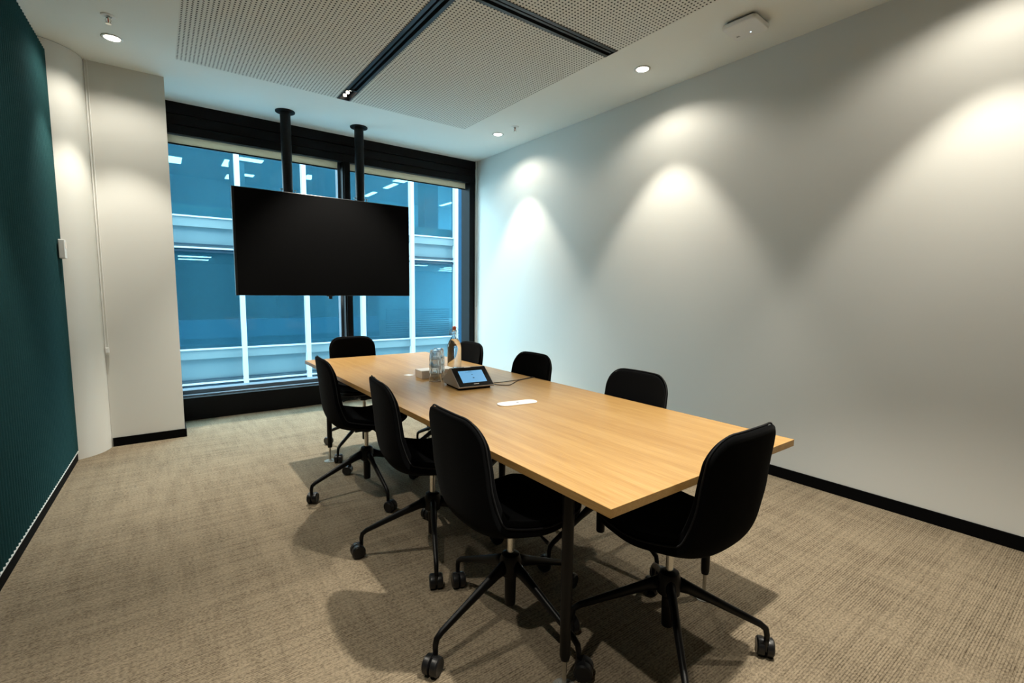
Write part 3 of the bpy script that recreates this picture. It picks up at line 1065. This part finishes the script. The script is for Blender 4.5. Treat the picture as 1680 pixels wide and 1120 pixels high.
for x in mx_:
    bp_('facade_mullion', [(x - .055, x + .055, -.16, .06, -3.9, 7.6)], M_bwhite)
pxs = [1.905 + 1.665 * k for k in range(-3, 5)]
for a, c in zip(pxs, pxs[1:]):
    for z0_, z1_ in ((-3.9, -1.24), (-.32, 2.32), (3.12, 5.88)):
        bp_('glass_pane', [(a + .05, c - .05, .04, .055, z0_, z1_)], M_bpane)
bp_('blue_corner_panel', [(8.62, 9.0, .03, .3, -3.9, 7.6), (9.12, 13.6, .6, .8, -3.9, 7.6)], M_bblue)
for z_ in (-1.0, 2.32, 5.8):
    bp_('floor_slab', [(BX0, 13.6, .30, 9.0, z_, z_ + .75)], M_bint)
bp_('back_wall', [(BX0, 13.6, 9.0, 9.2, -3.9, 7.6), (BX0 - .2, BX0, 0, 9.2, -3.9, 7.6)], M_bwall)
bp_('inner_column', [(4.6, 5.2, 2.4, 3.0, 3.0, 5.8), (8.9, 9.5, 3.0, 3.6, 3.0, 5.8), (2.35, 2.8, 5, 5.4, 3.0, 5.8), (3.6, 4.3, 4.0, 4.6, -.3, 2.3), (7.2, 7.7, 5, 5.5, -.3, 2.3)], M_bwall)
bp_('low_cabinet', [(BX0, 6.05, .75, 1.15, -.26, .40)], M_bcab)
bp_('cabinet_base', [(BX0, 6.05, .72, 1.15, -.30, -.10)], M_bint)
bm = bmesh.new()
for k in range(12):
    zz = Z(-.20 + k * .075)
    box(bm, 6.15, 8.5, .30, .36, zz, zz + .022)
obj('horizontal_blind', bm, M_bblind, b)
lights = []
for (u, s, w_, d_) in ((.1175, .219, .42, 1.1), (.151, .2305, .75, .45), (.143, .203, .5, .4), (.118, .196, .34, .9), (.061, .178, .55, .9), (.035, .212, .5, 1.0), (.415, .221, .22, 1.2), (.438, .235, .5, .5), (.37, .198, .22, 1.3), (.553, .20, .20, 1.5), (.25, .215, .3, .8)):
    dist = (5.80 - 1.291) / s
    lights.append((u * dist, dist - FY, 5.795, w_, d_))
for (u, s, w_, d_) in ((.058, .0535, .9, .35), (.056, .0485, .9, .35), (.472, .056, .9, .3), (.553, .050, .7, .3), (.548, .046, .7, .3), (.56, .0535, .5, .3)):
    dist = (2.31 - 1.291) / s
    lights.append((u * dist, dist - FY, 2.315, w_, d_))
for (x, y, z_, w_, d_) in lights:
    if y < .4 or y > 8.9:
        continue
    bp_('ceiling_light_panel', [(x - w_ / 2, x + w_ / 2, y - d_ / 2, y + d_ / 2, z_ - .012, z_)], M_blamp)
bm = bmesh.new(); box(bm, -20, 30, 6.0, 30, -4.1, -4.0)
tag(obj('street_ground', bm, M_bint), 'street surface below between the two buildings', 'ground')
bpy.data.objects['street_ground']['kind'] = 'structure'
